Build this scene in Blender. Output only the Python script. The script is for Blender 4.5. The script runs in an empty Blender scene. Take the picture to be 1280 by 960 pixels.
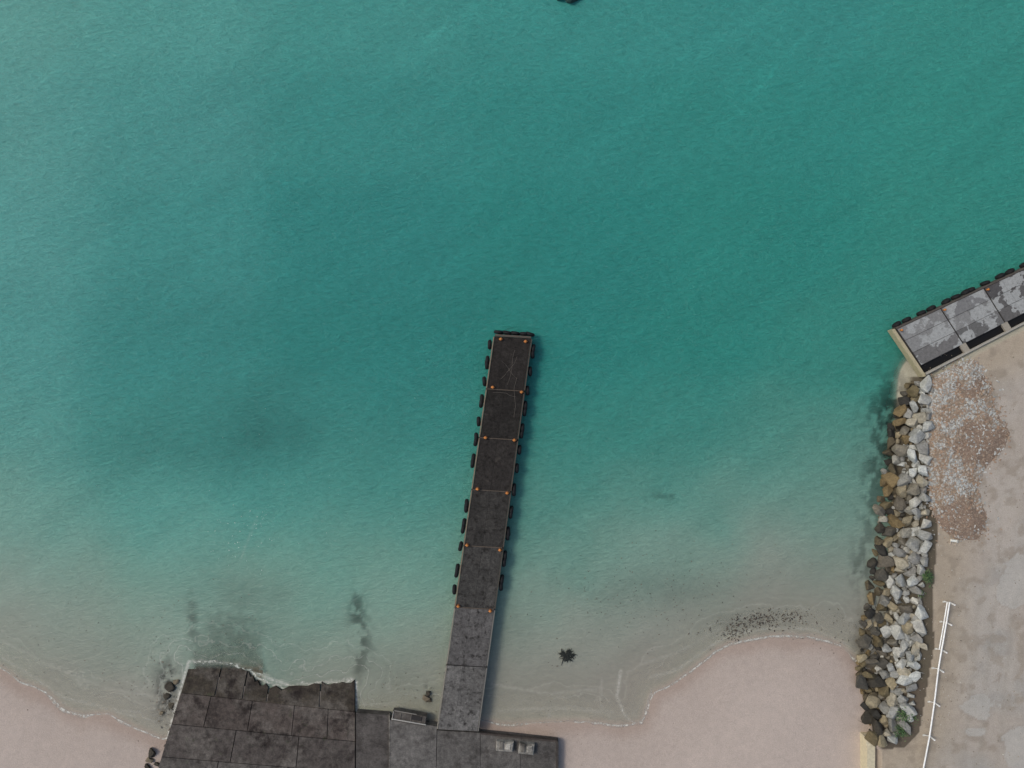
import bpy, bmesh, math, random
import numpy as np
from mathutils import Vector, Matrix, Euler
random.seed(7); rng=np.random.default_rng(7)
S=0.1; H=86.0
GAIN=(0.93,0.89,0.94)
def lin(c):
    c=c/255.0
    return c/12.92 if c<=0.04045 else ((c+0.055)/1.055)**2.4
def C(r,g,b): return tuple(min(0.9,lin(v)/k) for v,k in zip((r,g,b),GAIN))
def P(px,py,z=0.0):
    k=(H-z)/H*S
    return Vector(((px-640)*k,(480-py)*k,z))
# ---------------------------------------------------------------- noise
def _h(ix,iy,seed):
    v=np.sin(ix*127.1+iy*311.7+seed*74.7)*43758.5453
    return v-np.floor(v)
def vnoise(x,y,seed=0):
    xi=np.floor(x);yi=np.floor(y);fx=x-xi;fy=y-yi
    fx=fx*fx*(3-2*fx);fy=fy*fy*(3-2*fy)
    return (_h(xi,yi,seed)*(1-fx)+_h(xi+1,yi,seed)*fx)*(1-fy)+(_h(xi,yi+1,seed)*(1-fx)+_h(xi+1,yi+1,seed)*fx)*fy
def fbm(x,y,seed=0,o=4):
    a=0;w=.5;t=0
    for i in range(o):
        a=a+w*vnoise(x,y,seed+i*3);t+=w;w*=.5;x,y=(x*.8-y*.6)*2.03+5.1,(x*.6+y*.8)*2.03+1.7
    return a/t
def sstep(a,b,x):
    t=np.clip((x-a)/(b-a),0,1);return t*t*(3-2*t)
def sdist(px,py,poly):
    d=np.full(px.shape,1e12);ins=np.zeros(px.shape,bool);n=len(poly)
    for i in range(n):
        x1,y1=poly[i];x2,y2=poly[(i+1)%n];dx=x2-x1;dy=y2-y1
        t=np.clip(((px-x1)*dx+(py-y1)*dy)/(dx*dx+dy*dy),0,1)
        d=np.minimum(d,(px-x1-t*dx)**2+(py-y1-t*dy)**2)
        if y1!=y2:
            c=((y1>py)!=(y2>py))&(px<(x2-x1)*(py-y1)/(y2-y1)+x1);ins^=c
    d=np.sqrt(d);return np.where(ins,d,-d)
def ldist(px,py,line):
    d=np.full(px.shape,1e12)
    for (x1,y1),(x2,y2) in zip(line[:-1],line[1:]):
        dx=x2-x1;dy=y2-y1;t=np.clip(((px-x1)*dx+(py-y1)*dy)/(dx*dx+dy*dy),0,1)
        d=np.minimum(d,(px-x1-t*dx)**2+(py-y1-t*dy)**2)
    return np.sqrt(d)
BEACH=[(-30000,2000),(-2500,700),(-300,745),(0,836),(30,858),(55,868),(78,888),(105,896),(135,896),(165,912),(200,925),(300,935),(450,912),(545,905),(600,902),(640,907),(700,903),(745,905),(780,909),(803,906),(810,890),(818,868),(850,852),(875,832),(895,815),(915,806),(960,797),(1010,797),(1048,809),(1075,835),(1110,850),(1400,860),(3000,700),(30000,-2000),(30000,30000),(-30000,30000)]
PLAT=[(1166,480),(1162,540),(1157,600),(1161,650),(1157,700),(1153,750),(1156,800),(1147,850),(1138,905),(1120,924),(1092,926),(1090,960),(1088,1500),(1088,30000),(30000,30000),(30000,-13500),(1500,292),(1285,405),(1215,441),(1180,462)]
RAMP=[(237,828),(258,829),(279,830),(300,834),(312,838),(322,850),(340,856),(360,862),(380,857),(402,855),(444,852),(444,1100),(160,1100)]
LB=[(476,1134),(500,1129),(520,1119),(570,1106),(620,1101),(680,1093),(730,1086),(790,1077),(830,1072),(880,1080),(925,1090)]
RB=[(476,1164),(500,1163),(540,1158),(600,1154),(650,1160),(700,1156),(750,1150),(800,1154),(850,1144),(905,1136),(925,1118)]
lb=lambda y:np.interp(y,[a for a,_ in LB],[b for _,b in LB]);rb=lambda y:np.interp(y,[a for a,_ in RB],[b for _,b in RB])
def fields(X,Y):
    px=X/S+640;py=480-Y/S
    w=(fbm(px/45,py/45,3,3)-.5)*14
    db=sdist(px,py+w*0.5,BEACH)*S
    dp=sdist(px,py,PLAT)*S
    hb=np.where(db>0,np.minimum(db*0.035,2.0),np.maximum(db*0.042,-6))
    hp=1.8+np.minimum(dp,0)*0.42
    vert=((py>928)&(px<1095))|((py>895)&(px<1088))
    hp=np.where(vert&(dp<0),-5,hp)
    h=np.maximum(hb,np.maximum(hp,-6))
    h=h+(fbm(X/3,Y/3,9,3)-.5)*np.where(dp>0,.16,.05)
    return px,py,db,dp,h
def height(X,Y):
    return fields(np.atleast_1d(np.asarray(X,float)),np.atleast_1d(np.asarray(Y,float)))[4]
# ---------------------------------------------------------------- materials
def new_mat(name):
    m=bpy.data.materials.new(name);m.use_nodes=True;nt=m.node_tree
    return m,nt,nt.nodes["Principled BSDF"]
def N(nt,t,**k):
    n=nt.nodes.new(t)
    for a,b in k.items(): setattr(n,a,b)
    return n
def maprange(nt,src,a,b,c,d):
    n=N(nt,'ShaderNodeMapRange');n.inputs[1].default_value=a;n.inputs[2].default_value=b;n.inputs[3].default_value=c;n.inputs[4].default_value=d
    nt.links.new(src,n.inputs[0]);return n.outputs[0]
def math_(nt,op,a,b):
    n=N(nt,'ShaderNodeMath',operation=op)
    for i,v in enumerate((a,b)):
        if isinstance(v,(int,float)): n.inputs[i].default_value=v
        else: nt.links.new(v,n.inputs[i])
    return n.outputs[0]
def mixc(nt,f,a,b,mode='MIX'):
    n=N(nt,'ShaderNodeMix',data_type='RGBA',blend_type=mode)
    if isinstance(f,(int,float)): n.inputs[0].default_value=f
    else: nt.links.new(f,n.inputs[0])
    for i,v in ((6,a),(7,b)):
        if isinstance(v,tuple): n.inputs[i].default_value=(*v[:3],1)
        else: nt.links.new(v,n.inputs[i])
    return n.outputs[2]
def noise(nt,co,scale,detail=4,rough=.6):
    n=N(nt,'ShaderNodeTexNoise');n.inputs['Scale'].default_value=scale;n.inputs['Detail'].default_value=detail;n.inputs['Roughness'].default_value=rough
    nt.links.new(co,n.inputs['Vector']);return n.outputs['Fac']
def objco(nt): return N(nt,'ShaderNodeNewGeometry').outputs['Position']
def grey(nt,v):
    cc=N(nt,'ShaderNodeCombineColor');[nt.links.new(v,cc.inputs[i]) for i in range(3)];return cc.outputs[0]
def surf(name,layers,rough=.85,bump=(6,.03),patch=None,stains=(),spec=.3):
    m,nt,b=new_mat(name);co=objco(nt)
    col=N(nt,'ShaderNodeAttribute',attribute_name='Col').outputs['Color']
    if patch:
        sc,th,pc=patch
        col=mixc(nt,maprange(nt,noise(nt,co,sc,5,.6),th,th+.02,0,1),col,pc)
    for sc,th,pc,am in stains:
        col=mixc(nt,maprange(nt,noise(nt,co,sc,6,.65),th,th+.15,0,am),col,pc)
    for sc,lo,hi in layers:
        col=mixc(nt,1.0,col,grey(nt,maprange(nt,noise(nt,co,sc),.3,.7,lo,hi)),'MULTIPLY')
    nt.links.new(col,b.inputs['Base Color'])
    b.inputs['Roughness'].default_value=rough
    b.inputs['Specular IOR Level'].default_value=spec
    bp=N(nt,'ShaderNodeBump');bp.inputs['Distance'].default_value=bump[1];bp.inputs['Strength'].default_value=.8
    nt.links.new(noise(nt,co,bump[0],5,.7),bp.inputs['Height']);nt.links.new(bp.outputs[0],b.inputs['Normal'])
    return m
M_sand=surf('sand',[(1.5,.94,1.06),(9,.86,1.14)],.9,(7,.05))
M_deck=surf('weathered_deck_concrete',[(.5,.8,1.2),(2.5,.68,1.34),(9,.74,1.28)],.9,(8,.03),stains=[(1.3,.52,C(28,25,23),.8),(.9,.62,C(88,80,74),.35)],spec=.15)
M_slip=surf('slipway_concrete',[(1.6,.62,1.4),(7,.74,1.28)],.85,(6,.04),stains=[(.28,.46,C(100,93,88),.5),(.5,.50,C(36,29,27),.9),(1.1,.6,C(62,68,48),.6)],spec=.2)
M_apron=surf('apron_concrete',[(.4,.8,1.2),(2,.7,1.3),(8,.8,1.22)],.85,(6,.03),stains=[(.6,.50,C(52,47,44),.75),(.9,.6,C(122,116,110),.5)])
M_quay=surf('quay_concrete',[(3,.8,1.18),(9,.84,1.16)],.85,(6,.03),patch=(.42,.5,C(152,150,149)),stains=[(1.5,.6,C(64,60,59),.6)])
M_rock=surf('rock_stone',[(1.2,.8,1.18),(5,.72,1.22),(16,.84,1.16)],.85,(5,.10))
M_peb=surf('pebbles',[(3,.85,1.15)],.9,(20,.02))
M_plain=surf('worn_surface',[(3,.85,1.12),(14,.9,1.1)],.7,(12,.01))
M_rub=surf('tyre_rubber',[(4,.8,1.3)],.75,(20,.01))
M_rust=surf('orange_painted_iron',[(8,.6,1.2)],.6,(20,.01))
M_leaf=surf('foliage',[(3,.7,1.3)],.7,(20,.005))
M_weed=surf('seaweed',[(5,.7,1.3)],.6,(20,.01))
# ---------------------------------------------------------------- builders
class MB:
    def __init__(s): s.v=[];s.f=[];s.c=[]
    def add(s,vs,fs,col):
        o=len(s.v);s.v.extend([tuple(v) for v in vs])
        for i,f in enumerate(fs):
            s.f.append([o+k for k in f]);s.c.append(col[i] if isinstance(col,list) else col)
    def prism(s,top,th,col,side=None):
        n=len(top);top=[Vector(t) for t in top]
        ar=sum(top[i].x*top[(i+1)%n].y-top[(i+1)%n].x*top[i].y for i in range(n))
        if ar<0: top=top[::-1]
        bot=[t-Vector((0,0,th)) for t in top]
        fs=[list(range(n)),list(range(2*n-1,n-1,-1))]+[[i,n+i,n+(i+1)%n,(i+1)%n] for i in range(n)]
        sc=side or col
        s.add(top+bot,fs,[col,col]+[sc]*n)
    def box(s,c,dx,dy,dz,rot,col,bev=0.0):
        ca,sa=math.cos(rot),math.sin(rot)
        def q(x,y,z): return (c[0]+x*ca-y*sa,c[1]+x*sa+y*ca,c[2]+z)
        x,y,z=dx/2,dy/2,dz/2;b=max(bev,.004);vs=[]
        for zz,o in ((-z,0),(z-b,0),(z,b)):
            vs+=[q(-x+o,-y+o,zz),q(x-o,-y+o,zz),q(x-o,y-o,zz),q(-x+o,y-o,zz)]
        fs=[[3,2,1,0],[8,9,10,11]]
        for r in (0,4):
            for i in range(4): fs.append([r+i,r+(i+1)%4,r+4+(i+1)%4,r+4+i])
        s.add(vs,fs,col)
    def tube(s,pts,r,col,n=8,r2=None):
        pts=[Vector(p) for p in pts];vs=[];m=len(pts)
        for i,p in enumerate(pts):
            d=(pts[min(i+1,m-1)]-pts[max(i-1,0)]).normalized()
            a=d.orthogonal().normalized();b=d.cross(a)
            rr=r if r2 is None else r+(r2-r)*i/(m-1)
            for k in range(n):
                t=2*math.pi*k/n;vs.append(p+a*math.cos(t)*rr+b*math.sin(t)*rr)
        fs=[[i*n+k,i*n+(k+1)%n,(i+1)*n+(k+1)%n,(i+1)*n+k] for i in range(m-1) for k in range(n)]
        fs+=[list(range(n))[::-1],[(m-1)*n+k for k in range(n)]]
        s.add(vs,fs,col)
    def torus(s,c,axis,R,r,col,n=18,m=8,sq=1.0):
        ax=Vector(axis).normalized();a=ax.orthogonal().normalized();b=ax.cross(a);vs=[]
        for i in range(n):
            t=2*math.pi*i/n;d=a*math.cos(t)+b*math.sin(t)
            for k in range(m):
                u=2*math.pi*k/m;vs.append(Vector(c)+d*(R+r*math.cos(u))+ax*(r*sq*math.sin(u)))
        fs=[[i*m+k,((i+1)%n)*m+k,((i+1)%n)*m+(k+1)%m,i*m+(k+1)%m] for i in range(n) for k in range(m)]
        s.add(vs,fs,col)
    def obj(s,name,mat,parent=None,smooth=False):
        me=bpy.data.meshes.new(name);me.from_pydata(s.v,[],s.f);me.update()
        at=me.color_attributes.new('Col','FLOAT_COLOR','CORNER')
        arr=[]
        for f,c in zip(s.f,s.c): arr.extend([c[0],c[1],c[2],1.0]*len(f))
        at.data.foreach_set('color',arr)
        me.materials.append(mat)
        if smooth: me.polygons.foreach_set('use_smooth',[True]*len(me.polygons))
        o=bpy.data.objects.new(name,me);bpy.context.collection.objects.link(o)
        if parent: o.parent=parent
        return o
def empty(name):
    e=bpy.data.objects.new(name,None);bpy.context.collection.objects.link(e);return e
def hull_proto(n,seed):
    r=random.Random(seed);bm=bmesh.new()
    for i in range(n):
        v=Vector((r.gauss(0,1),r.gauss(0,1),r.gauss(0,1))).normalized()
        v=Vector((max(-.78,min(.78,v.x)),max(-.78,min(.78,v.y)),max(-.7,min(.7,v.z))))*r.uniform(.9,1.12)
        bm.verts.new(v)
    res=bmesh.ops.convex_hull(bm,input=bm.verts)
    bmesh.ops.delete(bm,geom=[g for g in res['geom_interior'] if isinstance(g,bmesh.types.BMVert)],context='VERTS')
    bmesh.ops.dissolve_limit(bm,angle_limit=.2,verts=bm.verts,edges=bm.edges)
    if n>10:
        bmesh.ops.bevel(bm,geom=bm.edges[:],offset=.06,segments=1,affect='EDGES')
    bm.verts.ensure_lookup_table();bm.verts.index_update()
    vs=[v.co.copy() for v in bm.verts];fs=[[v.index for v in f.verts] for f in bm.faces];bm.free()
    return vs,fs
ROCKS=[hull_proto(random.randint(12,18),i+10) for i in range(18)]
PEBS=[hull_proto(8,i+100) for i in range(8)]
def put(mb,proto,loc,sc,rot,col,jit=.06):
    m=Matrix.Translation(loc)@Euler(rot).to_matrix().to_4x4()@Matrix.Diagonal((*sc,1))
    vs=[m@v for v in proto[0]]
    cols=[]
    for _ in proto[1]:
        k=1+random.uniform(-jit,jit);cols.append((col[0]*k,col[1]*k,col[2]*k))
    mb.add(vs,proto[1],cols)
# ---------------------------------------------------------------- grids
def axis(lo,hi,step,far):
    g=[];d=step*2;x=hi
    while x<far: x+=d;d*=1.35;g.append(x)
    f=np.arange(lo,hi+1e-6,step)
    return np.concatenate([-(np.array(g[::-1])-hi)+lo,f,np.array(g)])
def grid(name,xs,ys,Z,mat):
    nx,ny=len(xs),len(ys);X,Y=np.meshgrid(xs,ys)
    co=np.stack([X,Y,Z],-1).reshape(-1,3)
    i=np.arange(nx*ny).reshape(ny,nx)
    q=np.stack([i[:-1,:-1],i[:-1,1:],i[1:,1:],i[1:,:-1]],-1).reshape(-1)
    me=bpy.data.meshes.new(name);me.vertices.add(nx*ny);me.vertices.foreach_set('co',co.ravel())
    nf=(nx-1)*(ny-1);me.loops.add(nf*4);me.loops.foreach_set('vertex_index',q.astype(np.int32))
    me.polygons.add(nf);me.polygons.foreach_set('loop_start',np.arange(0,nf*4,4,dtype=np.int32))
    me.update(calc_edges=True);me.validate()
    me.polygons.foreach_set('use_smooth',np.ones(nf,bool))
    me.materials.append(mat)
    o=bpy.data.objects.new(name,me);bpy.context.collection.objects.link(o);return o
def setcol(me,name,rgb):
    a=me.color_attributes.new(name,'FLOAT_COLOR','POINT')
    arr=np.ones((rgb.reshape(-1,3).shape[0],4),np.float32);arr[:,:3]=rgb.reshape(-1,3)
    a.data.foreach_set('color',arr.ravel())
def setf(me,name,v):
    a=me.attributes.new(name,'FLOAT','POINT');a.data.foreach_set('value',v.astype(np.float32).ravel())
def mix(a,b,t):
    return a*(1-t[...,None])+np.array(b)*t[...,None]
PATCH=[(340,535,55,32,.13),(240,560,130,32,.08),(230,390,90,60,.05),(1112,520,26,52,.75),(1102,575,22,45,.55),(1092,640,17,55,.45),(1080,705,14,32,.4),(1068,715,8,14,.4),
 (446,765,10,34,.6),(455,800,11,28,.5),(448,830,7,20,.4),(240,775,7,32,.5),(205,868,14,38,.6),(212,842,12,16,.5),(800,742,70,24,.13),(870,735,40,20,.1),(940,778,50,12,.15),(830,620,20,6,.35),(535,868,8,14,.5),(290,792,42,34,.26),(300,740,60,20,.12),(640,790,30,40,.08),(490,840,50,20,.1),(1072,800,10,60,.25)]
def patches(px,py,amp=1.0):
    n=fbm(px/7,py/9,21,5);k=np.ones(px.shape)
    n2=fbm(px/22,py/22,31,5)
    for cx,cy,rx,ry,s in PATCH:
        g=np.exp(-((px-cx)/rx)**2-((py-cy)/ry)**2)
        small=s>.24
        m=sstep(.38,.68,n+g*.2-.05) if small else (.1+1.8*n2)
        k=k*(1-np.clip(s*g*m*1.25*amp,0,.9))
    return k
# ground
xs=axis(-66,66,.2,1600);ys=axis(-50,50,.2,1600)
X,Y=np.meshgrid(xs,ys);px,py,db,dp,hh=fields(X,Y)
big=fbm(X/7,Y/7,44,4)
col=np.zeros(X.shape+(3,))+np.array(C(172,155,146))
col=mix(col,C(179,162,153),sstep(2,9,db+(big-.5)*6))
wet=1-sstep(.5,2.6,db+(big-.5)*3);col=mix(col,C(160,140,129),wet*.9)
sub=sstep(.1,-1.2,db);col=mix(col,C(158,151,136),sub)
n1=fbm(X/4,Y/4,41,5);n2=fbm(X/1.2,Y/1.2,51,4);n3=fbm(X/9,Y/9,61,3)
lot=np.zeros(col.shape)+np.array(C(166,153,143))
lot=mix(lot,C(156,149,143),sstep(.42,.62,n3)*.8)
lot=mix(lot,C(174,162,153),sstep(.5,.66,n1)*.6)
lot=mix(lot,C(164,147,129),sstep(7,1,dp)*.85)
lot=mix(lot,C(138,124,110),sstep(.55,.7,n2)*.5)
for tx in (1210,1228,1252):
    d=np.abs(px-(tx+(py-800)*-.1+(fbm(py/60,py*0,3,2)-.5)*16));lot=mix(lot,C(150,140,130),np.exp(-(d/4)**2)*.35*(py>690))
for cx,cy,rx,ry in [(1262,725,26,26),(1216,876,24,14),(1265,930,22,40),(1205,905,14,6)]:
    g=1-(((px-cx)/rx)**2+((py-cy)/ry)**2)+(n1-.5)*3+(n2-.5)*1.6
    lot=mix(lot,C(172,165,159),sstep(-.05,.12,g)*.7)
    lot=mix(lot,C(142,132,124),sstep(-.3,-.05,g)*(1-sstep(-.05,.1,g))*.35)
inl=sstep(-.3,.2,dp)
col=col*(1-inl[...,None])+lot*inl[...,None]
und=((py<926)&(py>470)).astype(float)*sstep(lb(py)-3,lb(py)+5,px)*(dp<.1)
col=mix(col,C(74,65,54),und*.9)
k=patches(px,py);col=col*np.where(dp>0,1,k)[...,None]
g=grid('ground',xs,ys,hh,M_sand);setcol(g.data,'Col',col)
# ---------------------------------------------------------------- water
CP=[(0,0,96,163,153),(200,20,83,158,149),(450,30,70,152,143),(700,40,62,148,139),(950,20,60,148,139),(1250,20,58,146,134),
(0,150,90,160,152),(200,150,73,150,143),(450,150,58,143,135),(700,150,52,141,132),(950,150,52,143,132),(1250,150,54,144,131),
(0,300,86,158,151),(200,300,64,146,139),(450,300,48,136,129),(700,300,44,135,126),(950,300,47,139,127),(1200,300,55,143,129),
(0,430,80,155,148),(200,430,58,141,134),(450,430,46,133,125),(700,430,43,132,123),(900,430,46,136,124),(1080,420,58,141,127),(1250,400,58,141,128),
(0,530,88,156,147),(200,540,64,141,132),(340,540,57,133,125),(500,540,56,137,128),(700,540,58,138,126),(850,540,58,140,128),(1000,540,80,147,133),
(0,640,112,162,149),(200,640,86,154,143),(400,620,80,152,141),(520,620,78,148,136),(700,620,82,146,133),(850,620,93,151,137),(1000,620,112,153,139),(1080,620,108,148,134),
(0,720,134,162,148),(200,720,112,156,141),(400,710,108,154,139),(520,710,108,154,139),(700,700,113,152,137),(850,700,128,154,140),(1000,700,144,155,142),(1080,700,140,151,138),
(0,790,154,158,146),(150,790,142,157,142),(300,780,120,143,129),(500,790,137,154,139),(700,780,142,154,140),(850,780,152,153,142),(1000,770,158,150,141),
(150,870,164,156,146),(500,860,151,151,138),(680,860,158,152,141),(800,860,165,152,143),(1060,780,154,147,136)]
xw=axis(-66,66,.2,1600);yw=axis(-50,50,.2,1600)
qx=np.clip(px,-60,1340)+(fbm(px/60,py/60,71,3)-.5)*50;qy=np.clip(py,-60,1000)+(fbm(px/60,py/60,81,3)-.5)*40
num=np.zeros(X.shape+(3,));den=np.zeros(X.shape)+1e-12
for cx,cy,r,gg,b in CP:
    w=np.exp(-(((qx-cx)/95)**2+((qy-cy)/62)**2));mmm=(r+gg+b)/3;q=.03
    num+=w[...,None]*np.array(C(r*(1-q)+mmm*q,gg*(1-q)+mmm*q,b*(1-q)+mmm*q));den+=w
tint=num/den[...,None]  # depth and sediment colour, with sky reflection baked in at the paler upper left
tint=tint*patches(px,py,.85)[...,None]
ca,sa=math.cos(.6),math.sin(.6)
sw=fbm((px*ca-py*sa)/90,(px*sa+py*ca)/22,101,4);tint=tint*(1+(sw-.5)*.16)[...,None]
for (x1,y1,x2,y2,wd,s) in [(1015,35,925,140,4,.10),(925,140,760,270,8,.04),(600,5,535,50,6,.10),(965,535,895,600,8,.06),(420,150,250,330,25,.03)]:
    dx=x2-x1;dy=y2-y1;t=np.clip(((px-x1)*dx+(py-y1)*dy)/(dx*dx+dy*dy),0,1)
    d=np.hypot(px-x1-t*dx,py-y1-t*dy);tint=tint*(1+s*np.exp(-(d/wd)**2)*sstep(.4,.6,fbm(px/5,py/5,91,3))*1.5)[...,None]
def ramp_z(py): return np.interp(py,[745,828,850,895,960],[-.62,-.08,.12,.55,1.0])
drm=sdist(px,py+(fbm(px/6,py/6,5,3)-.5)*10,RAMP)*S
TOE=[(240,850),(332,870),(330,826),(325,812),(331,798),(322,786),(330,774),(312,768),(298,774),(280,762),(262,766),(250,762),(250,780),(243,800)]
tw=sstep(-.4,.5,sdist(px+(fbm(px/8,py/8,15,3)-.5)*12,py,TOE)*S)
dep=np.maximum(-hh,0)*(1-tw)+np.maximum(-np.maximum(hh,ramp_z(py)),0)*tw
opac=np.clip(.22*sstep(0,.06,dep)+.78*(1-np.exp(-dep/.31)),0,1)*.985
dist=np.maximum(np.maximum(db,drm),-40)
fxl=np.zeros(X.shape)
wob=(fbm(px/12,py/12,55,3)-.5)*10
for line,amt in [([(776,838),(771,868),(780,893),(793,905),(803,901),(810,880),(814,862)],.75),([(752,850),(750,880),(766,902)],.35),([(812,848),(850,836),(880,813),(915,793),(960,785),(1015,786),(1060,806)],.6),([(800,830),(850,815),(900,785)],.3),([(620,888),(700,885),(765,890)],.5),([(615,855),(690,868),(755,860)],.3),([(0,820),(40,845),(80,872),(120,882),(170,896)],.6),([(0,836),(30,858),(55,868),(78,888),(105,896),(135,896),(165,912),(192,922)],1),([(0,800),(60,830),(130,860),(190,870)],.25),([(322,842),(350,853),(368,860)],1.0),([(335,848),(356,855)],1),([(240,826),(300,831)],.7),([(372,856),(442,850)],.5),([(450,880),(500,882),(540,896)],.4),([(300,700),(320,650)],.12)]:
    d=ldist(px+wob*.3,py+wob*.3,line);fxl=np.maximum(fxl,amt*np.clip(1-d/2.8,0,1))
wm,nt,b=new_mat('sea_water')
co=objco(nt)
at=N(nt,'ShaderNodeAttribute',attribute_name='tint').outputs['Color']
op=N(nt,'ShaderNodeAttribute',attribute_name='opac').outputs['Fac']
ds=N(nt,'ShaderNodeAttribute',attribute_name='dist').outputs['Fac']
dn=N(nt,'ShaderNodeAttribute',attribute_name='dn').outputs['Fac']
fx=N(nt,'ShaderNodeAttribute',attribute_name='fx').outputs['Fac']
def mapped(rot,sc):
    m=N(nt,'ShaderNodeMapping');m.inputs['Rotation'].default_value=(0,0,math.radians(rot));m.inputs['Scale'].default_value=sc
    nt.links.new(co,m.inputs['Vector']);return m.outputs[0]
r1=noise(nt,mapped(-32,(.75,2.0,1)),1.0,4,.85)
calm=maprange(nt,ds,-30,-2,.17,.07)
rr_=math_(nt,'ADD',math_(nt,'MULTIPLY',maprange(nt,r1,.3,.7,-1,1),calm),1.0)
c=mixc(nt,1.0,at,grey(nt,rr_),'MULTIPLY')  # ripple noise also lightens and darkens the base colour, painting in glints
sn=math_(nt,'SINE',math_(nt,'MULTIPLY',dn,5.5),0)
rip=math_(nt,'ADD',math_(nt,'MULTIPLY',sn,maprange(nt,ds,-9,-1,0,.05)),1.0)
c=mixc(nt,1.0,c,grey(nt,rip),'MULTIPLY')
fn2=noise(nt,co,2.2,4,.7)
foam=maprange(nt,math_(nt,'ABSOLUTE',math_(nt,'ADD',ds,.15),0),.3,0,0,.95)
for pos,wid,amt in ((1.3,.14,.5),(2.7,.13,.32),(4.4,.15,.2)):
    foam=math_(nt,'MAXIMUM',foam,maprange(nt,math_(nt,'ABSOLUTE',math_(nt,'ADD',dn,pos),0),wid,0,0,amt))
foam=math_(nt,'MAXIMUM',foam,fx)
foam=math_(nt,'MULTIPLY',foam,maprange(nt,fn2,.38,.58,.2,1))
c=mixc(nt,foam,c,C(218,212,204))
nt.links.new(c,b.inputs['Base Color'])
b.inputs['Roughness'].default_value=.15;b.inputs['IOR'].default_value=1.33
bp=N(nt,'ShaderNodeBump');bp.inputs['Distance'].default_value=.42
nt.links.new(maprange(nt,ds,-25,-1,1,.35),bp.inputs['Strength'])
nt.links.new(r1,bp.inputs['Height']);nt.links.new(bp.outputs[0],b.inputs['Normal'])
tr=N(nt,'ShaderNodeBsdfTransparent');mx=N(nt,'ShaderNodeMixShader')
nt.links.new(math_(nt,'MAXIMUM',op,foam),mx.inputs[0]);nt.links.new(tr.outputs[0],mx.inputs[1]);nt.links.new(b.outputs[0],mx.inputs[2])
nt.links.new(mx.outputs[0],nt.nodes['Material Output'].inputs['Surface'])
w=grid('sea_water',xw,yw,np.zeros(X.shape),wm)
setcol(w.data,'tint',tint);setf(w.data,'opac',opac);setf(w.data,'dist',dist);setf(w.data,'fx',fxl)
setf(w.data,'dn',dist+(fbm(px/28,py/28,66,5)-.5)*4)
# ---------------------------------------------------------------- jetty
def tone(c,a=.06):
    k=random.uniform(1-a,1+a);return tuple(x*k for x in C(*c))
jet=empty('jetty');JZ=1.6
TL,TR,BL,BR=(617,420),(665,423),(546,912),(598,915)
def J(u,v,z=JZ):
    x=(TL[0]*(1-u)+TR[0]*u)*(1-v)+(BL[0]*(1-u)+BR[0]*u)*v
    y=(TL[1]*(1-u)+TR[1]*u)*(1-v)+(BL[1]*(1-u)+BR[1]*u)*v
    return P(x,y,z)
VJ=[(y-421)/492 for y in (421,487,548,613,683,760,832,913)]
jc=[(44,40,38),(41,38,36),(47,43,41),(54,51,49),(66,63,61),(88,84,83),(98,94,92)]
mb=MB()
for i in range(7):
    cuts=((.03,.25),(.253,.47),(.476,.72),(.723,.97)) if i<5 else ((.03,.40),(.404,.97))
    for a,bb in cuts:
        v0,v1=VJ[i]+.0012,VJ[i+1]-.0012;vm=v0+(v1-v0)*random.choice([.35,.5,.62])
        for (p0,p1) in ((v0,vm-.0002),(vm+.0002,v1)):
            mb.prism([J(a,p0),J(bb,p0),J(bb,p1),J(a,p1)],.3,tone(jc[i],.14))
mb.obj('deck_slabs',M_deck,jet)
mb=MB()
mb.prism([J(.04,.003,JZ-.06),J(.96,.003,JZ-.06),J(.96,.997,JZ-.06),J(.04,.997,JZ-.06)],.4,C(20,18,17))
for i in range(8):
    v=min(max(VJ[i],.006),.994)
    mb.prism([J(.0,v-.005,JZ-.33),J(1,v-.005,JZ-.33),J(1,v+.005,JZ-.33),J(0,v+.005,JZ-.33)],.5,C(60,56,52))
mb.obj('cross_beams',M_plain,jet)
mb=MB()
for i in range(7):
    v0,v1=VJ[i]+.002,VJ[i+1]-.002;hi=.1 if i<5 else .05
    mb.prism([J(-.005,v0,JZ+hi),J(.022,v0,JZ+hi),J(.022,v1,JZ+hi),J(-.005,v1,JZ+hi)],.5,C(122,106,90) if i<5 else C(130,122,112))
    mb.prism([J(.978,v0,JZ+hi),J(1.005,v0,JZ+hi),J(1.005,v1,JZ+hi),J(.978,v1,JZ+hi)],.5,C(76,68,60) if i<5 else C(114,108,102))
mb.prism([J(.03,-.005,JZ+.08),J(.97,-.005,JZ+.08),J(.97,.0,JZ+.08),J(.03,.0,JZ+.08)],.5,C(80,72,64))
for i in range(1,6):
    v=VJ[i];mb.prism([J(.03,v-.0009,JZ+.02),J(.97,v-.0009,JZ+.02),J(.97,v+.0009,JZ+.02),J(.03,v+.0009,JZ+.02)],.2,C(88,76,66))
mb.obj('edge_beams',M_plain,jet)
mb=MB()
for i in range(8):
    v=min(max(VJ[i],.012),.985)
    for u in (.1,.5,.9):
        mb.tube([J(u,v,-5),J(u,v,JZ-.4)],.28,C(70,64,58),12)
mb.obj('piles',M_plain,jet,True)
mb=MB()
sd=(J(1,.5)-J(0,.5)).normalized();blk=C(22,22,24)
def jy(y): return (y-421)/492
for y in (432,452,457,478,500,505,528,548,553,574,580,631,636,655,662,684,712,717,738):
    mb.torus(J(0,jy(y),.95)-sd*.32,sd+Vector((random.uniform(-.15,.15),random.uniform(-.15,.15),0)),.44,.19,blk,sq=1.25)
for y in (434,440,462,486,505,512,533,540,560,583,608,612,636,640,662,667,692,700,722,730):
    mb.torus(J(1,jy(y),.95)+sd*.32,sd+Vector((random.uniform(-.15,.15),random.uniform(-.15,.15),0)),.44,.19,blk,sq=1.25)
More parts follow.
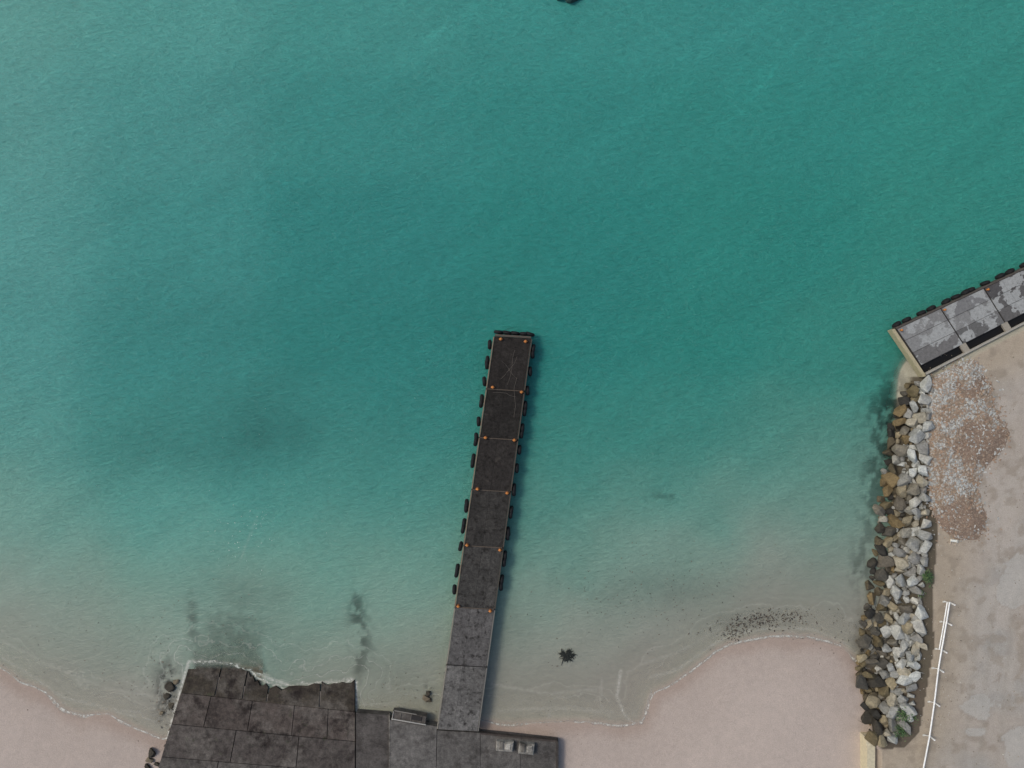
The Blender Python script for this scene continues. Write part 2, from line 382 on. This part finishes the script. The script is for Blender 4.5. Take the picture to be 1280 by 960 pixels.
vd=(J(.5,0)-J(.5,1)).normalized()
for u in (.12,.34,.55,.78,.93):
    mb.torus(J(u,0,.95)+vd*.5,vd+Vector((random.uniform(-.15,.15),0,0)),.44,.19,blk,sq=1.1)
mb.obj('tyre_fenders',M_rub,jet,True)
mb=MB()
ora=C(196,122,62)
for (x,y) in [(626,424),(657,427),(616,484),(652,490),(607,547),(643,550),(597,611),(634,616),(584,681),(625,687),(573,757),(613,763)]:
    p=P(x,y,JZ)
    mb.tube([p,p+Vector((0,0,.06))],.22,C(110,70,44),12)
    mb.tube([p+Vector((0,0,.06)),p+Vector((0,0,.34))],.12,ora,12)
    mb.tube([p+Vector((0,0,.34)),p+Vector((0,0,.44))],.17,ora,12,.14)
    mb.tube([p+Vector((-.24,0,.28)),p+Vector((.24,0,.28))],.05,ora,8)
mb.obj('bollards',M_rust,jet,True)
mb=MB()
for u0,v0,u1,v1 in ((.3,.06,.75,.1),(.35,.11,.7,.05),(.6,.03,.55,.12),(.2,.14,.8,.15),(.72,.10,.82,.2)):
    pts=[J(u0+(u1-u0)*t+random.uniform(-.03,.03),v0+(v1-v0)*t+random.uniform(-.004,.004),JZ+.015) for t in (0,.25,.5,.75,1)]
    mb.tube(pts,.018,C(96,88,82),5)
mb.obj('scratch_marks',M_plain,jet)  # thin tubes added to draw pale scratch marks on the deck
# ---------------------------------------------------------------- slipway & apron
sl=empty('concrete_slipway')
def rz(py): return float(ramp_z(np.array(py)))
mb=MB()
def Q(pt,dz=0): return P(pt[0],pt[1],rz(pt[1])+dz)
lx=lambda y:237-(y-828)*.30
bottoms=lambda u,row:[(866+24*u),(905+22*u),(946+20*u),(1000+20*u)][row]
def pt(u,y): l=lx(y);return (l+(444-l)*u,y)
ux=[0,.1,.2,.3,.36,.42,.5,.6,.7,.8,.9,1];ut=[828,829,830,834,838,854,858,862,857,855,853,852]
for a,bb in [(0,2),(2,4),(4,6),(6,9),(9,11)]:
    fine=np.linspace(ux[a]+.004,ux[bb]-.004,9 if a else 7)
    top=[pt(u,float(np.interp(u,ux,ut))+random.uniform(-3,3)) for u in fine]
    low=[pt(u,bottoms(u,0)-.4) for u in (ux[bb]-.004,ux[a]+.004)]
    mb.prism([Q(p) for p in top+low],.35,tone((60,53,46)))
for row,us in ((0,[0,.18,.42,.66,.85,1]),(1,[0,.36,.7,1]),(2,[0,.3,.66,1])):
    for i in range(len(us)-1):
        a,bb=us[i]+.002,us[i+1]-.002
        ps=[pt(a,bottoms(a,row)+.4),pt(bb,bottoms(bb,row)+.4),pt(bb,bottoms(bb,row+1)-.4),pt(a,bottoms(a,row+1)-.4)]
        mb.prism([Q(p,random.uniform(-.01,.01)) for p in ps],.35,tone([(76,67,63),(73,66,63),(79,73,70)][row],.08))
toe=[(242,829),(290,832),(328,842)]+TOE[2:]
mb.prism([Q(p,-.01) for p in toe],.3,C(94,88,74))
mb.obj('ramp_slabs',M_slip,sl)
mb=MB()
mb.prism([Q(p,-.05) for p in [(239,834),(335,868),(442,862),(442,1018),(190,1000)]],.5,C(112,102,94))
mb.obj('joint_fill',M_plain,sl)
mb=MB()
def A(x,y,z=1.15): return P(x,y,z)
pan=[[(445,891),(486,894),(486,1030),(445,1030)],[(487,900),(546,908),(543,1030),(487,1030)],[(546.6,913),(600,916),(600,1030),(543.6,1030)],[(600.5,917),(650,922),(650,1030),(600.5,1030)],[(650.5,922),(697,927),(697,1030),(650.5,1030)]]
for i,q in enumerate(pan):
    z=1.0 if i==0 else 1.15
    mb.prism([A(*p,z) for p in q],1.6,tone([(78,72,69),(96,91,88),(90,85,82),(88,83,80),(83,78,75)][i],.02))
mb.prism([A(600,916,1.25),A(697,926,1.25),A(697,928,1.25),A(600,918,1.25)],.5,C(66,58,54))
mb.prism([A(695,928,1.26),A(698,928,1.26),A(698,1030,1.26),A(695,1030,1.26)],1.6,C(62,56,52))
mb.prism([A(486.1,894,1.2),A(487,894,1.2),A(487,1030,1.2),A(486.1,1030,1.2)],.5,C(124,116,108))
mb.obj('apron_slabs',M_apron,sl)
cs=empty('concrete_landing_step')
mb=MB();rt=math.atan2(-(904-896),46)
c0=P(512,896,1.3)
mb.box(P(512,896,.9),4.2,1.2,1.0,rt,C(76,70,66),.06)
mb.obj('block',M_apron,cs)
mb=MB()
ca,sa=math.cos(rt),math.sin(rt)
def L(x,y,z): return Vector((c0.x+x*ca-y*sa,c0.y+x*sa+y*ca,z))
mb.box(L(0,-.55,1.47),4.3,.11,.1,rt,C(170,164,158),.02)
mb.box(L(-.6,.5,1.45),2.8,.09,.1,rt,C(130,122,116),.02)
mb.box(L(-2.05,-.05,1.45),.1,.9,.1,rt,C(146,138,132),.02)
for x in (-1.1,.2,1.4): mb.box(L(x,0,1.44),.08,.9,.08,rt,C(100,92,86),.02)
mb.box(L(.9,.05,1.43),1.2,.55,.1,rt,C(44,40,38),.02)
mb.obj('frame',M_plain,cs)
for (x,y,wd,dp_,r) in [(631,932,2.1,1.2,-.08),(658,935,1.9,1.3,-.1)]:
    mb=MB();mb.box(P(x,y,1.5),wd,dp_,.7,r,C(130,124,118),.12)
    mb.box(P(x-4,y,1.9),.5,dp_*.8,.14,r,C(100,94,88),.04);mb.box(P(x+4,y+1,1.9),.6,dp_*.6,.14,r,C(160,153,145),.04)
    mb.obj('concrete_block',M_apron)
# ---------------------------------------------------------------- quay
qy_=empty('concrete_quay');QZ=2.0
qa,qb,qc,qd=(1116,412),(1454,254),(1478,303),(1155,470)
def QP(u,v,z=QZ):
    x=(qa[0]*(1-u)+qb[0]*u)*(1-v)+(qd[0]*(1-u)+qc[0]*u)*v
    y=(qa[1]*(1-u)+qb[1]*u)*(1-v)+(qd[1]*(1-u)+qc[1]*u)*v
    return P(x,y,z)
mb=MB();us=[.012,.175,.335,.50,.66,.83,1]
qcol=[[(124,121,120),(130,127,126),(108,104,103)],[(118,115,115),(122,119,118),(100,97,96)],[(82,78,78),(88,84,83),(92,88,87)]]+[[(84,80,79),(88,84,84),(90,86,84)]]*3
for i in range(6):
    for j,(a,bb) in enumerate(((.03,.27),(.278,.53),(.538,.80))):
        ua,ub=us[i]+.0025,us[i+1]-.0025;um=(ua+ub)/2+random.uniform(-.02,.02)
        for s0,s1 in ((ua,um-.0004),(um+.0004,ub)):
            mb.prism([QP(s0,a),QP(s1,a),QP(s1,bb),QP(s0,bb)],.4,tone(qcol[i][j],.1))
mb.obj('deck_slabs',M_quay,qy_)
mb=MB()
mb.prism([QP(.008,.02,QZ-.1),QP(1,.02,QZ-.1),QP(1,.81,QZ-.1),QP(.008,.81,QZ-.1)],.5,C(50,46,44))
mb.prism([QP(.01,.81,QZ-.30),QP(1,.81,QZ-.30),QP(1,.97,QZ-.30),QP(.01,.97,QZ-.30)],.3,C(13,12,12))  # shallow trench floor, near-black colour stands in for the shade of its depth
for u in us[1:]: mb.prism([QP(u-.014,.80,QZ-.02),QP(u+.008,.80,QZ-.02),QP(u+.008,.963,QZ-.02),QP(u-.014,.963,QZ-.02)],.8,C(150,140,128))
mb.prism([QP(.01,.965,QZ+.03),QP(1,.965,QZ+.03),QP(1,1.0,QZ+.03),QP(.01,1.0,QZ+.03)],.8,C(160,152,142))
mb.prism([QP(-.004,0,QZ+.05),QP(.007,0,QZ+.05),QP(.007,1.01,QZ+.05),QP(-.004,1.01,QZ+.05)],1.0,C(170,156,128))
mb.prism([QP(.012,-.01,QZ+.05),QP(1,-.01,QZ+.05),QP(1,.02,QZ+.05),QP(.012,.02,QZ+.05)],1.0,C(84,76,70))
for u in us:
    for v in (.1,.5,.74): mb.tube([QP(u+.01,v,-5),QP(u+.01,v,QZ-.5)],.3,C(80,72,64),10)
mb.obj('beams_and_piles',M_plain,qy_)
mb=MB();fd=(QP(.3,0)-QP(.3,1)).normalized()
u=.02
while u<1:
    mb.torus(QP(u,0,1.35)+fd*.38,fd+Vector((random.uniform(-.2,.2),0,0)),.4,.18,blk,sq=1.2);u+=random.choice([.018,.036,.055])
mb.obj('tyre_fenders',M_rub,qy_,True)
mb=MB()
for u in (.02,.18,.34,.5):
    p=QP(u,.07,QZ);mb.tube([p,p+Vector((0,0,.3))],.1,ora,10);mb.tube([p+Vector((0,0,.3)),p+Vector((0,0,.4))],.15,ora,10,.13)
mb.obj('bollards',M_rust,qy_,True)
# ---------------------------------------------------------------- rock revetment
placed=[];mb=MB()
for it in range(30000):
    y=random.uniform(478,926);l,r=lb(y),rb(y);x=random.uniform(l,r)
    ph=it/30000
    R=random.uniform(.66,.92) if ph<.03 else (random.uniform(.44,.64) if ph<.4 else random.uniform(.22,.4))
    if all((x-a)**2+(y-b)**2>((R+c_)*10*.72)**2 for a,b,c_ in placed): placed.append((x,y,R))
pa=np.array(placed);hz=height((pa[:,0]-640)*S,(480-pa[:,1])*S)
for (x,y,R),hgt_ in zip(placed,hz):
    t=(x-lb(y))/(rb(y)-lb(y));q=t+random.uniform(-.3,.3)
    if q<.27: c=random.choice([(86,76,60),(100,88,66),(62,57,50),(116,98,70),(52,49,45),(80,75,68)])
    elif q<.5: c=random.choice([(134,122,102),(118,110,98),(144,138,128),(98,90,80),(146,132,108),(124,120,114)])
    else: c=random.choice([(166,163,158),(154,152,149),(172,167,160),(144,141,137),(158,148,132),(132,128,124),(180,178,174)])
    z=max(hgt_,-.3)+R*.4+(.25 if R>.65 else 0)
    put(mb,random.choice(ROCKS),P(x,y,z),(R*random.uniform(1.1,1.7),R*random.uniform(.85,1.2),R*random.uniform(.85,1.15)),(random.uniform(-.6,.6),random.uniform(-.6,.6),random.uniform(0,6.3)),C(*c),.1)
mb.obj('rock_revetment',M_rock)
for lst,nm in (([(213,858,.7),(221,852,.45),(209,870,.5),(215,882,.45),(203,890,.4),(192,942,.8),(187,950,.5),(197,955,.4),(185,958,.5)],'shore_boulders'),([(535,866,.45),(532,873,.5),(537,875,.35)],'submerged_boulders'),([(712,-7,1.2),(702,-5,.8),(722,-6,.7)],'sea_rock')):
    mb=MB()
    for x,y,R in lst:
        z=0 if nm!='shore_boulders' else float(max(height((x-640)*S,(480-y)*S)[0],-.1))
        put(mb,random.choice(ROCKS),P(x,y,z+R*.2),(R*1.2,R,R*.7),(random.uniform(-.4,.4),0,random.uniform(0,6)),C(*random.choice([(84,76,64),(62,56,48),(112,100,84)])) if nm!='sea_rock' else C(44,70,66))
    mb.obj(nm,M_rock)
# ---------------------------------------------------------------- gravel pile
GP=[(1160,478),(1190,458),(1218,450),(1238,478),(1243,508),(1252,526),(1259,542),(1256,558),(1248,568),(1236,578),(1226,592),(1222,610),(1226,630),(1233,648),(1232,664),(1222,674),(1196,675),(1178,662),(1163,628),(1157,570),(1160,520)]
def brownf(x,y):
    n=(fbm(x/13,y/13,8,4)-.5)*1.1
    a=np.maximum(1-np.hypot((x-1226)/42,(y-553)/34),1-np.hypot((x-1202)/42,(y-650)/38))
    a=np.maximum(a,(1-np.hypot((x-1216)/26,(y-484)/22))*.6)
    return sstep(.0,.35,a+n)
mb=MB()
gx=rng.uniform(1150,1264,17000);gy=rng.uniform(446,690,17000)
gd=sdist(gx+(fbm(gx/9,gy/9,2,3)-.5)*5,gy,GP)*S;gh=height((gx-640)*S,(480-gy)*S);gn=fbm(gx/12,gy/12,5,4);gb=brownf(gx,gy)
for x,y,d,h_,n_,br in zip(gx,gy,gd,gh,gn,gb):
    if d<-.05 and random.random()>math.exp(d*2.5)*.25: continue
    brown=random.random()<br*.9
    if brown:
        if random.random()<.3: continue
        c=random.choice([(138,118,104),(146,124,109),(126,106,93),(154,136,122)])
    elif n_>.5: c=random.choice([(172,169,166),(156,152,147),(148,138,130),(182,178,174),(160,138,122)])
    else: c=random.choice([(154,132,114),(144,124,108),(162,148,136),(138,122,108),(170,160,152),(158,130,110)])
    r=random.uniform(.06,.12) if brown else random.uniform(.07,.2)
    z=h_+max(0,min(d,1.6))*.30
    put(mb,random.choice(PEBS),P(x,y,z),(r*1.3,r,r*.8),(0,0,random.uniform(0,6)),C(*c),.05)
gp=mb.obj('gravel_pile',M_peb)
mb=MB();gs=1.5
nx=int((1270-1150)/gs);ny=int((694-442)/gs)
gxx,gyy=np.meshgrid(1150+np.arange(nx)*gs,442+np.arange(ny)*gs)
dd_=sdist(gxx+(fbm(gxx/9,gyy/9,2,3)-.5)*5,gyy,GP)*S;zz=height(((gxx-640)*S).ravel(),((480-gyy)*S).ravel()).reshape(gxx.shape)
zz=zz+np.clip(dd_,-.5,1.6)*.30+.01;bf=brownf(gxx,gyy);gn2=fbm(gxx/5,gyy/5,77,3)
vs=[tuple(P(a,b_,c_)) for a,b_,c_ in zip(gxx.ravel(),gyy.ravel(),zz.ravel())]
fs=[];fc=[];c1=np.array(C(142,125,110));c2=np.array(C(134,113,99))
for j in range(ny-1):
    for i in range(nx-1):
        if dd_[j,i]<-.2: continue
        k0=j*nx+i;fs.append([k0,k0+nx,k0+nx+1,k0+1]);fc.append(tuple((c1*(1-bf[j,i])+c2*bf[j,i])*(.8+.4*gn2[j,i])))
mb.add(vs,fs,fc);o=mb.obj('gravel_mound',M_peb,None,True);o.parent=gp
mb=MB()
for _ in range(1400):
    x=random.uniform(1150,1290);y=random.uniform(440,970)
    if random.random()<(x-1165)/120*.8: continue
    r=random.uniform(.03,.09);put(mb,PEBS[_%8],P(x,y,1.8),(r,r,r*.7),(0,0,random.uniform(0,6)),C(*random.choice([(130,116,100),(186,180,172),(110,98,86),(160,146,130)])))
mb.obj('loose_stones',M_peb)
# ---------------------------------------------------------------- white fence
fe=MB();wh=C(236,234,230)
line=[(1187,753),(1183,778),(1177,812),(1173,836),(1168,878),(1162,920),(1154,962),(1148,1000),(1140,1060)]
G=1.8
for i,(x,y) in enumerate(line):
    p=P(x,y,G)
    fe.box(p+Vector((0,0,.5)),.14,.14,1.1,.1,wh,.02)
    fe.tube([P(x-7,y-1,G+.02),P(x,y,G+.95)],.04,wh,8)
    fe.box(P(x-7,y-1,G+.05),.3,.2,.12,.1,C(200,196,190),.02)
for i in range(len(line)-1):
    a,b_=line[i],line[i+1]
    for z in (.45,.75,1.05):
        fe.tube([P(*a,G+z),P(*b_,G+z)],.085 if z>1 else .05,wh,8)
    if i<2: fe.tube([P(a[0]-3,a[1],G+.9),P(b_[0]-3,b_[1],G+.9)],.07,wh,8)
fe.obj('white_fence',M_plain)
mb=MB();p=P(1193,676,1.95)
mb.box(p,.9,.28,.16,-.1,C(222,218,210),.04);mb.box(p+Vector((.3,-.05,.1)),.2,.35,.12,-.1,C(190,184,176),.03)
mb.obj('white_concrete_kerbstone',M_plain)
mb=MB()
mb.prism([P(1084,924,2.0),P(1094,924,2.0),P(1092,1500,2.0),P(1082,1500,2.0)],3.2,C(196,182,156))
mb.prism([P(1094.3,923,1.9),P(1104,923,1.9),P(1104,928,1.9),P(1094.3,928,1.9)],2,C(150,132,108))
mb.prism([P(1083,923.5,2.08),P(1095,923.5,2.08),P(1095,932,2.08),P(1083,932,2.08)],.07,C(206,192,166))
mb.obj('sea_wall',M_plain)
# ---------------------------------------------------------------- bushes
def bush(x,y,R,n,sx=1):
    mb=MB()
    z=float(height((x-640)*S,(480-y)*S)[0])+.5
    cl=[(random.gauss(0,.5)*R*sx,random.gauss(0,.5)*R) for _ in range(7)]
    for _ in range(n):
        a=random.choice(cl);r=R*.38
        p=P(x,y,z)+Vector((a[0]+random.gauss(0,r),a[1]+random.gauss(0,r),abs(random.gauss(0,.4))))
        s_=random.uniform(.05,.13);e=Euler((random.uniform(-.9,.9),random.uniform(-.9,.9),random.uniform(0,6.3))).to_matrix()
        vs=[p+e@Vector(v)*s_ for v in ((-1,0,0),(0,-.5,.1),(1.2,0,0),(0,.5,.1))]
        mb.add(vs,[[0,1,2,3]],C(*random.choice([(66,92,58),(84,108,66),(50,74,48),(100,116,76)])))
    for a in cl: mb.tube([P(x,y,z-.5),P(x,y,z)+Vector((a[0],a[1],.2))],.03,C(80,66,50),5)
    mb.obj('bush',M_leaf)
bush(1157,719,.75,420,.8);bush(1131,893,.9,500,.7);bush(1126,912,.7,380);bush(1149,741,.35,100)
# ---------------------------------------------------------------- seaweed & debris
mb=MB()
cx,cy=709,820
for _ in range(70):
    a=random.uniform(0,6.3);ln=random.uniform(.3,.8)*(1.6 if random.random()<.2 else 1);pts=[]
    x,y=random.gauss(0,.3),random.gauss(0,.24)
    for k in range(5):
        pts.append(P(cx,cy,.06)+Vector((x,y,.02)));x+=math.cos(a)*ln/4;y+=math.sin(a)*ln/4;a+=random.uniform(-.4,.4)
    mb.tube(pts,.10,C(38,40,36),5,.015)
mb.obj('seaweed_clump',M_weed)
mb=MB()
def deb(n,cx,cy,rx,ry,r0,r1,cols,rot=0):
    xx=[]
    for _ in range(n):
        a,b_=random.gauss(0,1)*rx,random.gauss(0,1)*ry
        xx.append((cx+a*math.cos(rot)-b_*math.sin(rot),cy+a*math.sin(rot)+b_*math.cos(rot)))
    ar=np.array(xx);hs=height((ar[:,0]-640)*S,(480-ar[:,1])*S)
    for i,((x,y),h_) in enumerate(zip(xx,hs)):
        r=random.uniform(r0,r1)
        put(mb,PEBS[i%8],P(x,y,max(0,h_)+.02),(r*1.6,r*.8,.04),(0,0,random.uniform(0,6)),C(*random.choice(cols)))
dk=[(84,74,66),(104,92,80),(70,66,60)];dk2=[(72,60,54),(84,72,64),(60,52,48)]
deb(240,950,776,26,7,.03,.12,dk2,-.12);deb(110,920,788,12,6,.03,.1,dk2,-.4);deb(110,985,772,25,6,.03,.1,dk2)
deb(90,680,895,50,40,.02,.06,dk);deb(200,800,750,60,30,.03,.09,dk);deb(60,60,800,60,40,.03,.08,dk);deb(60,180,850,30,25,.03,.09,dk)
deb(50,1040,790,20,20,.03,.09,dk);deb(50,210,870,8,30,.05,.15,dk);deb(40,490,870,30,15,.04,.1,dk);deb(6,700,818,16,8,.05,.12,dk);deb(120,250,830,60,50,.03,.08,dk);deb(50,900,720,60,25,.02,.07,dk)
mb.obj('seaweed_debris',M_weed)
mb=MB();lt=[(205,215,205),(180,200,190)]
deb(50,305,670,22,22,.02,.07,lt,-1);deb(16,325,650,5,5,.02,.06,lt);deb(25,150,600,80,80,.02,.04,lt);deb(40,430,600,70,50,.02,.04,lt)
mb.obj('glint_flecks',M_plain)  # small pale solids standing in for wave glints
# ---------------------------------------------------------------- camera, light
cam=bpy.data.cameras.new('camera');co_=bpy.data.objects.new('camera',cam);bpy.context.collection.objects.link(co_)
co_.location=(0,0,H);cam.sensor_width=36;cam.lens=36*H/128.0;cam.clip_end=6000
bpy.context.scene.camera=co_
SE,AZ=math.radians(48),math.radians(-70)
wd=bpy.data.worlds.new("World");bpy.context.scene.world=wd;wd.use_nodes=True
nt=wd.node_tree;sky=nt.nodes.new('ShaderNodeTexSky');sky.sky_type='NISHITA';sky.sun_disc=False
sky.sun_elevation=SE;sky.sun_rotation=AZ;sky.air_density=1.0;sky.dust_density=3.0
nt.links.new(sky.outputs[0],nt.nodes['Background'].inputs[0]);nt.nodes['Background'].inputs[1].default_value=.13
sun=bpy.data.lights.new('sun','SUN');sun.energy=1.3;sun.angle=math.radians(16);sun.color=(1,.95,.88)
so=bpy.data.objects.new('sun',sun);bpy.context.collection.objects.link(so)
d=Vector((math.sin(AZ)*math.cos(SE),math.cos(AZ)*math.cos(SE),math.sin(SE)))
so.rotation_euler=d.to_track_quat('Z','Y').to_euler();so.location=(0,0,60)
sc=bpy.context.scene;sc.view_settings.view_transform='Standard';sc.view_settings.look='None';sc.view_settings.exposure=0
